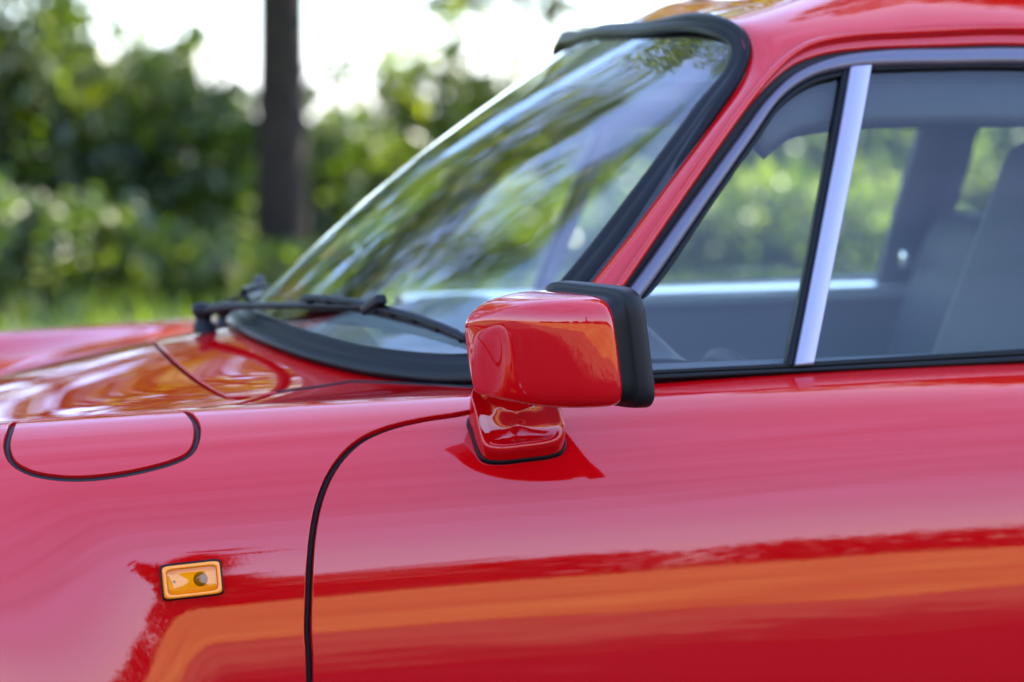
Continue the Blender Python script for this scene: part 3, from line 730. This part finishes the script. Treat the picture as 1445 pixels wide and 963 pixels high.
seat(-.35, .755, 'driver seat with rounded headrest', R(4)); seat(.36, .97, 'passenger seat', R(2), head=False, L=.46)
rbox('rear_bench', (.30, 1.1, .5), (1.38, 0, .70), (0, R(14), 0), .05, TRIM, car)
rbox('floor_pan', (2.3, 1.30, .04), (.75, 0, .26), (0, 0, 0), .01, CARPET, car, seg=1)
rbox('tunnel', (1.7, .22, .24), (.6, 0, .37), (0, 0, 0), .05, CARPET, car)
rbox('bulkhead', (.03, 1.2, .55), (-.03, 0, .55), (0, 0, 0), .005, CARPET, car, seg=1)
for sgn, par in ((-1, ld), (1, rd)):
    o = rbox('door_card', (.93, .03, .50), (.60, -.635, .615), (0, 0, 0), .008, TRIMG, par)
    c = rbox('capping', (.93, .055, .026), (.60, -.622, .866), (R(-10), R(-.8), 0), .007, CAPPING if sgn > 0 else TRIMG, par)
for sgn in (1, -1):        # centre pillars
    pts = np.array([(1.045, .80), (1.06, .95), (1.085, 1.12), (1.10, 1.25)]); P, N = green(curve_pts(pts, 20)); P = P - N * .035
    o = sweep('centre_pillar', P, N, [(-.065, -.012), (-.065, .012), (.04, .012), (.04, -.012)], TRIM, car); o.scale.y = sgn
    P2, N2 = green(curve_pts(np.array([(.02, .84), (.19, 1.02), (.36, 1.22), (.45, 1.255), (.75, 1.265), (1.1, 1.24)]), 40)); P2 = P2 - N2 * .035
    o2 = sweep('pillar_trim', P2, N2, [(-.016, -.012), (-.016, .014), (.018, .014), (.018, -.012)], TRIM, car); o2.scale.y = sgn
    P3, N3 = green(curve_pts(np.array([(.352, 1.165), (.375, 1.183), (.41, 1.200), (.50, 1.212), (.80, 1.214), (1.08, 1.205)]), 30)); P3 = P3 - N3 * .030
    o3 = sweep('cant_rail_trim', P3, N3, [(-.042, -.010), (-.042, .006), (-.03, .012), (.03, .012), (.042, .006), (.042, -.010)], TRIM, car); o3.scale.y = sgn
rbox('buckle', (.02, .012, .03), (1.0, .52, .93), (0, 0, 0), .004, CHROME, car)
rbox('rear_view_mirror', (.022, .20, .055), (.40, 0, 1.215), (0, R(10), R(10)), .012, TRIM, car)

# ---- wheels, nose and tail (mostly outside the picture)
def wheel(x, sgn):
    c = np.array((x, sgn * .70, .31)); n = 40
    def rng(r, y): return np.array([c + np.array((r * math.cos(t), sgn * y, r * math.sin(t))) for t in np.linspace(0, 2 * math.pi, n, endpoint=False)])
    w = loft_rings('wheel', [rng(.20, -.09), rng(.27, -.10), rng(.305, -.085), rng(.31, 0), rng(.305, .085), rng(.27, .10), rng(.205, .095)], TYRE, car, cap=False)
    rm = loft_rings('rim', [rng(.205, .08), rng(.195, .09), rng(.18, .07), rng(.175, .0)], RIMM, w)
    for k in range(5):
        t = 2 * math.pi * k / 5; d = np.array((math.cos(t), 0, math.sin(t))); tube('spoke', [c + np.array((0, sgn * .05, 0)), c + d * .1 + np.array((0, sgn * .075, 0)), c + d * .19 + np.array((0, sgn * .06, 0))], [.045, .035, .045], RIMM, rm)
    return w
for x in (-.87, 1.42):
    for sgn in (-1, 1): wheel(x, sgn)
rbox('bumper', (.22, 1.5, .24), (-1.62, 0, .44), (0, 0, 0), .07, PAINT, car); rbox('bumper', (.22, 1.5, .24), (2.28, 0, .44), (0, 0, 0), .07, PAINT, car)
rbox('nose_panel', (.20, 1.16, .30), (-1.52, 0, .52), (0, R(-25), 0), .07, PAINT, car)
for s_ in (-1, 1):
    rr = [np.array([(-1.545 + zz, s_ * .56 + r * math.cos(t), .66 + r * math.sin(t) + zz * .3) for t in np.linspace(0, 2 * math.pi, 24, endpoint=False)]) for r, zz in [(.10, .12), (.10, .0), (.085, -.015), (.04, -.028), (.005, -.03)]]
    loft_rings('headlamp', rr, CHROME, car)

# ================================================================== VEGETATION
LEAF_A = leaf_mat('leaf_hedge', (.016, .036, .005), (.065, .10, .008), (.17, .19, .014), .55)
LEAF_B = leaf_mat('leaf_sunlit_tone', (.03, .055, .006), (.11, .145, .010), (.22, .24, .018), .55)  # lighter leaf colour, partly standing in for sunlight on these bushes
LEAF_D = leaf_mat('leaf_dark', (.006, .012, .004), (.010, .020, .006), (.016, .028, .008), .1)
LEAF_C = leaf_mat('leaf_crown', (.03, .05, .006), (.10, .13, .010), (.20, .22, .016), .6)
BARK = mat('bark', (.011, .006, .0025), rough=.95, noise=(9, (.028, .015, .0065), 8), bump=(30, .8, .02))
def leaves(name, blobs, n, size, m, parent, flat=1.0):
    blobs = np.array(blobs, float); vol = (blobs[:, 3] * blobs[:, 4] * blobs[:, 5]) ** .8; k = RNG.choice(len(blobs), n, p=vol / vol.sum()); b = blobs[k]
    d = unit(RNG.normal(size=(n, 3))); r = RNG.uniform(.25, 1.06, (n, 1)) ** .55
    c = b[:, :3] + d * r * b[:, 3:6]; c[:, 2] = np.maximum(c[:, 2], .03)
    ax = unit(RNG.normal(size=(n, 3)) + np.array([0, 0, -.3])); t2 = unit(np.cross(ax, unit(RNG.normal(size=(n, 3)) + np.array([0, 0, .8]))))
    s = size * RNG.uniform(.6, 1.25, (n, 1)); nn = np.cross(ax, t2)
    V = np.stack([c - ax * s * .5, c + t2 * s * .28 + nn * s * .06, c + ax * s * .5, c - t2 * s * .28 + nn * s * .06], 1).reshape(-1, 3)
    me = bpy.data.meshes.new(name); me.vertices.add(4 * n); me.vertices.foreach_set('co', V.ravel()); me.loops.add(4 * n); me.loops.foreach_set('vertex_index', np.arange(4 * n))
    me.polygons.add(n); me.polygons.foreach_set('loop_start', np.arange(0, 4 * n, 4)); me.polygons.foreach_set('loop_total', np.full(n, 4)); me.update(calc_edges=True); me.validate()
    me.materials.append(m); return link(bpy.data.objects.new(name, me), parent)
def spot(px, D):
    """ground point seen at picture column px, D metres along the view"""
    p = CAM + D * np.array([math.sin(AZ), math.cos(AZ), 0]) + RIGHT * (px - CXP) / FPX * D; return float(p[0]), float(p[1])
def hz(py, D): return 1.175 + (HZ - py) * D / FPX
def limb(P, r, parent, name='limb'): return tube(name, curve_pts(np.array(P), 12), np.linspace(r, r * .35, 12), BARK, parent)
def tree(name, label, x, y, hgt, r, crown_z0, crown_r, nl, m, blobs=None, lean=0, group=None, leaf=.13, limbs=9, clumps=46):
    t = tag(empty(name, (x, y, 0)), label, 'tree', group)
    P = curve_pts(np.array([(0, 0, -.1), (lean * .3, 0, hgt * .3), (lean * .6, .05, hgt * .6), (lean, 0, hgt * .93)]), 30)
    rad = np.interp(np.linspace(0, 1, 30), [0, .04, .3, 1], [r * 1.35, r * 1.08, r * .95, r * .25]); tube('trunk', P, rad, BARK, t, k=14)
    bl = []; H = hgt + .6 - crown_z0
    for i in range(clumps):
        a = i * 2.39996 + random.uniform(-.3, .3); f = (i + .5) / clumps; prof = math.sin(math.pi * min(1, .12 + .88 * f)) ** .6
        rr = crown_r * prof * random.uniform(.35, 1.0) ** .6; z = crown_z0 + H * f + random.uniform(-.3, .3)
        s_ = random.uniform(.30, .62) * crown_r / 2.6; bl.append((math.cos(a) * rr + lean, math.sin(a) * rr, z, s_ * 1.25, s_ * 1.25, s_ * .8))
        if i % max(1, clumps // limbs) == 0:
            z0 = max(crown_z0 * .8, z - .5 - rr * .35); e = np.array(bl[-1][:3]); limb([(lean * z0 / hgt, 0, min(z0, hgt * .9)), (e[0] * .5, e[1] * .5, min(z0, hgt * .9) + .35 * (z - z0)), e], r * .33, t)
    if blobs: bl += blobs
    leaves('crown', bl, nl, leaf, m, t); return t
def shrub(name, label, x, y, w, d, hgt, nl, m, leaf=.085, group=None):
    t = tag(empty(name, (x, y, 0)), label, 'shrub', group); bl = []
    for i in range(9):
        a = random.uniform(0, 2 * math.pi); rr = random.uniform(.1, .62); f = random.uniform(.25, .8)
        bl.append((math.cos(a) * rr * w / 2, math.sin(a) * rr * d / 2, hgt * f * .85, w * .24, d * .26, hgt * .21))
    bl.append((0, 0, hgt * .40, w * .40, d * .40, hgt * .40)); bl.append((random.uniform(-.2, .2) * w, 0, hgt * .74, w * .2, d * .2, hgt * .24))
    for i in range(5):
        a = 2 * math.pi * i / 5; tube('stem', [(0, 0, -.05), (math.cos(a) * w * .12, math.sin(a) * d * .12, hgt * .35), (math.cos(a) * w * .25, math.sin(a) * d * .25, hgt * .7)], [.035, .025, .01], BARK, t, k=6)
    leaves('foliage', bl, nl, leaf, m, t); return t
# bushes of the hedge behind the car, along the picture from left to right
HEDGE = [
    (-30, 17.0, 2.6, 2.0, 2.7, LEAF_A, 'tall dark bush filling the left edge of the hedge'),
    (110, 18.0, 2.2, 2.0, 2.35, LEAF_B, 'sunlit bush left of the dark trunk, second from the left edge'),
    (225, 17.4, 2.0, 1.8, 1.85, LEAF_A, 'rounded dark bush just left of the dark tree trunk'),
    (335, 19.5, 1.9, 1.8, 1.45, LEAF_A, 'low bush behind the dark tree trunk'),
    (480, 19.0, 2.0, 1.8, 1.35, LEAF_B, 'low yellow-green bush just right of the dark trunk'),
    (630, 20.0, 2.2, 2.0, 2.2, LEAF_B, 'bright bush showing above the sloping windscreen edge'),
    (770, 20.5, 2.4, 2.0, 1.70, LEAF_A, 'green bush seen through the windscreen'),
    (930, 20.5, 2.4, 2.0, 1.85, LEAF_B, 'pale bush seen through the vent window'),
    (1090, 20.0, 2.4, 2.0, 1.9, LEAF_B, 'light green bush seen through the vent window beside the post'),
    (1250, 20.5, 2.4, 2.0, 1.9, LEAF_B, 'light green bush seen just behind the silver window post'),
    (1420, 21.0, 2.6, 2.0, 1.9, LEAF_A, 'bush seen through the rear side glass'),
]
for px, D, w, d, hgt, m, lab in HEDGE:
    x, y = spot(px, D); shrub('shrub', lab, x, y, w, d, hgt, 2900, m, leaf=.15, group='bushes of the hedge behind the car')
for px, D, w, hgt, lab in [(10, 14.6, 1.9, .95, 'low weeds at the foot of the hedge, leftmost'), (130, 15.0, 1.8, .75, 'low weeds below the rounded bush'), (285, 15.6, 1.6, .42, 'low weeds at the foot of the dark trunk'),
                           (425, 16.2, 1.6, .42, 'low weeds behind the lowest corner of the windscreen'), (640, 16.6, 2.2, .85, 'low weeds seen through the middle of the windscreen'), (850, 16.6, 2.2, .85, 'low weeds behind the mirror'),
                           (1010, 16.8, 2.2, .95, 'low weeds seen through the vent window'), (1190, 16.8, 2.2, .95, 'low weeds seen behind the silver window post')]:
    x, y = spot(px, D); shrub('weed_clump', lab, x, y, w, 1.2, hgt, 2200, LEAF_B if px > 800 else LEAF_A, leaf=.10)
x, y = spot(397, 16.8)
tree('tree', 'tree with the thick dark trunk standing before the hedge', x, y, 8.5, .165, 2.9, 3.0, 11000, LEAF_C, lean=.06, leaf=.15)
x, y = spot(92, 24)
tree('tree', 'thin dark trunk rising from the hedge near the left edge', x, y, 9.5, .13, 1.9, 2.6, 12000, LEAF_C, leaf=.15, clumps=60)
x, y = spot(985, 23)
tree('tree', 'tree whose lowest leaves hang above the windscreen', x, y, 9.0, .14, 3.2, 3.0, 11000, LEAF_C, leaf=.15,
     )
ht = bpy.data.objects['tree.002']
limb([(0, 0, 3.4), (-.9, 0, 3.0), (-2.4, 0, 2.25)], .05, ht); hs = leaves('hanging_spray', [(-2.3, 0, 2.16, .34, .4, .14), (-1.95, 0, 2.32, .3, .4, .16), (-1.5, 0, 2.22, .32, .4, .2), (-1.25, 0, 2.05, .26, .3, .16), (-1.7, 0, 2.6, .5, .5, .3), (-2.9, 0, 2.3, .35, .4, .12)], 1100, .13, LEAF_C, ht); hs['kind'] = 'stuff'
tree('tree', 'leaning tree just beyond the left edge, mirrored in the bonnet', -.9, 21.0, 8.5, .13, 2.7, 2.7, 13000, LEAF_C, leaf=.15, clumps=60)
tree('shade_tree', 'big spreading tree behind the car that shades it, beyond the right edge', 7.2, 4.7, 12.5, .30, 7.2, 4.6, 30000, LEAF_C, leaf=.26, clumps=90, limbs=14,
     blobs=[(math.cos(a) * r_, math.sin(a) * r_, 9.4 + .8 * math.sin(3 * a), 1.5, 1.5, .9) for a, r_ in [(k * 2.4, .9 + .33 * k) for k in range(11)]])
for x, y, hh, cr, lab in [(-3.6, 11.5, 9.5, 3.2, 'tall tree left of the picture whose crown streaks the windscreen'), (-8.5, 11.0, 15.0, 3.6, 'tallest tree far left, mirrored low in the windscreen'),
                         (-6.0, 19.0, 13.0, 3.8, 'high tree behind the left trees, mirrored in the glass'), (8.5, 22.0, 9.5, 3.2, 'tree behind the rear of the car'), (-14.0, 13.0, 15.0, 3.8, 'outermost tree on the left, beyond the tallest one')]:
    tree('tree', lab, x, y, hh, .15, 3.4, cr, 15000, LEAF_C, leaf=.18, clumps=75)
# rough grass between the road and the hedge
def grass(name, x0, x1, y0, y1, n, hgt, m):
    x = RNG.uniform(x0, x1, n); y = RNG.uniform(y0, y1, n); a = RNG.uniform(0, 2 * np.pi, n); h = hgt * RNG.uniform(.4, 1.2, n); w = .012 * RNG.uniform(.6, 1.5, n)
    b = np.stack([x, y, np.full(n, -.02)], 1); d = np.stack([np.cos(a), np.sin(a), 0 * a], 1); l = np.stack([np.cos(a * 3) * h * .4, np.sin(a * 3) * h * .4, h], 1)
    V = np.stack([b - d * w[:, None], b + d * w[:, None], b + l * .6 + d * w[:, None] * .8, b + l], 1).reshape(-1, 3)
    F = [(4 * i, 4 * i + 1, 4 * i + 2, 4 * i + 3) for i in range(n)]
    return tag(mesh_obj(name, V, F, m, smooth=False), 'rough green grass in front of the hedge', 'grass', kind='stuff')
grass('grass', -8, 16, 7.5, 17, 16000, .26, LEAF_A)
# across the road, mirrored in the paint
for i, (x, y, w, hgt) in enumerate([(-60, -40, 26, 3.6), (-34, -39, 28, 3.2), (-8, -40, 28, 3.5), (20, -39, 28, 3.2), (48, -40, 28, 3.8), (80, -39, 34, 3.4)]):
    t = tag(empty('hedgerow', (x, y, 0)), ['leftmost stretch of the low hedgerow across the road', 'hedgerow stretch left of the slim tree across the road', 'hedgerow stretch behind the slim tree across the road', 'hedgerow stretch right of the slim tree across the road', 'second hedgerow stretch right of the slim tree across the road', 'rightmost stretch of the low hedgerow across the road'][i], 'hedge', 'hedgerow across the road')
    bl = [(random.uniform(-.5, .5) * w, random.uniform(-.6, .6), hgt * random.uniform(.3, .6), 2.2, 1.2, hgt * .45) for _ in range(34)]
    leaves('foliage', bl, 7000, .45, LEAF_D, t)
tree('tree', 'slim tree shape added across the road for the dark reflection beside the amber lamp', .38, -20, 5.0, .05, 1.7, .46, 9000, LEAF_D, leaf=.14, clumps=30, blobs=[(-.05, 0, 3.7, .34, .34, 1.5), (.12, 0, 2.1, .36, .34, .6), (.30, 0, 1.9, .3, .3, .4)])  # added tree form, shaped to give the dark reflection by the lamp
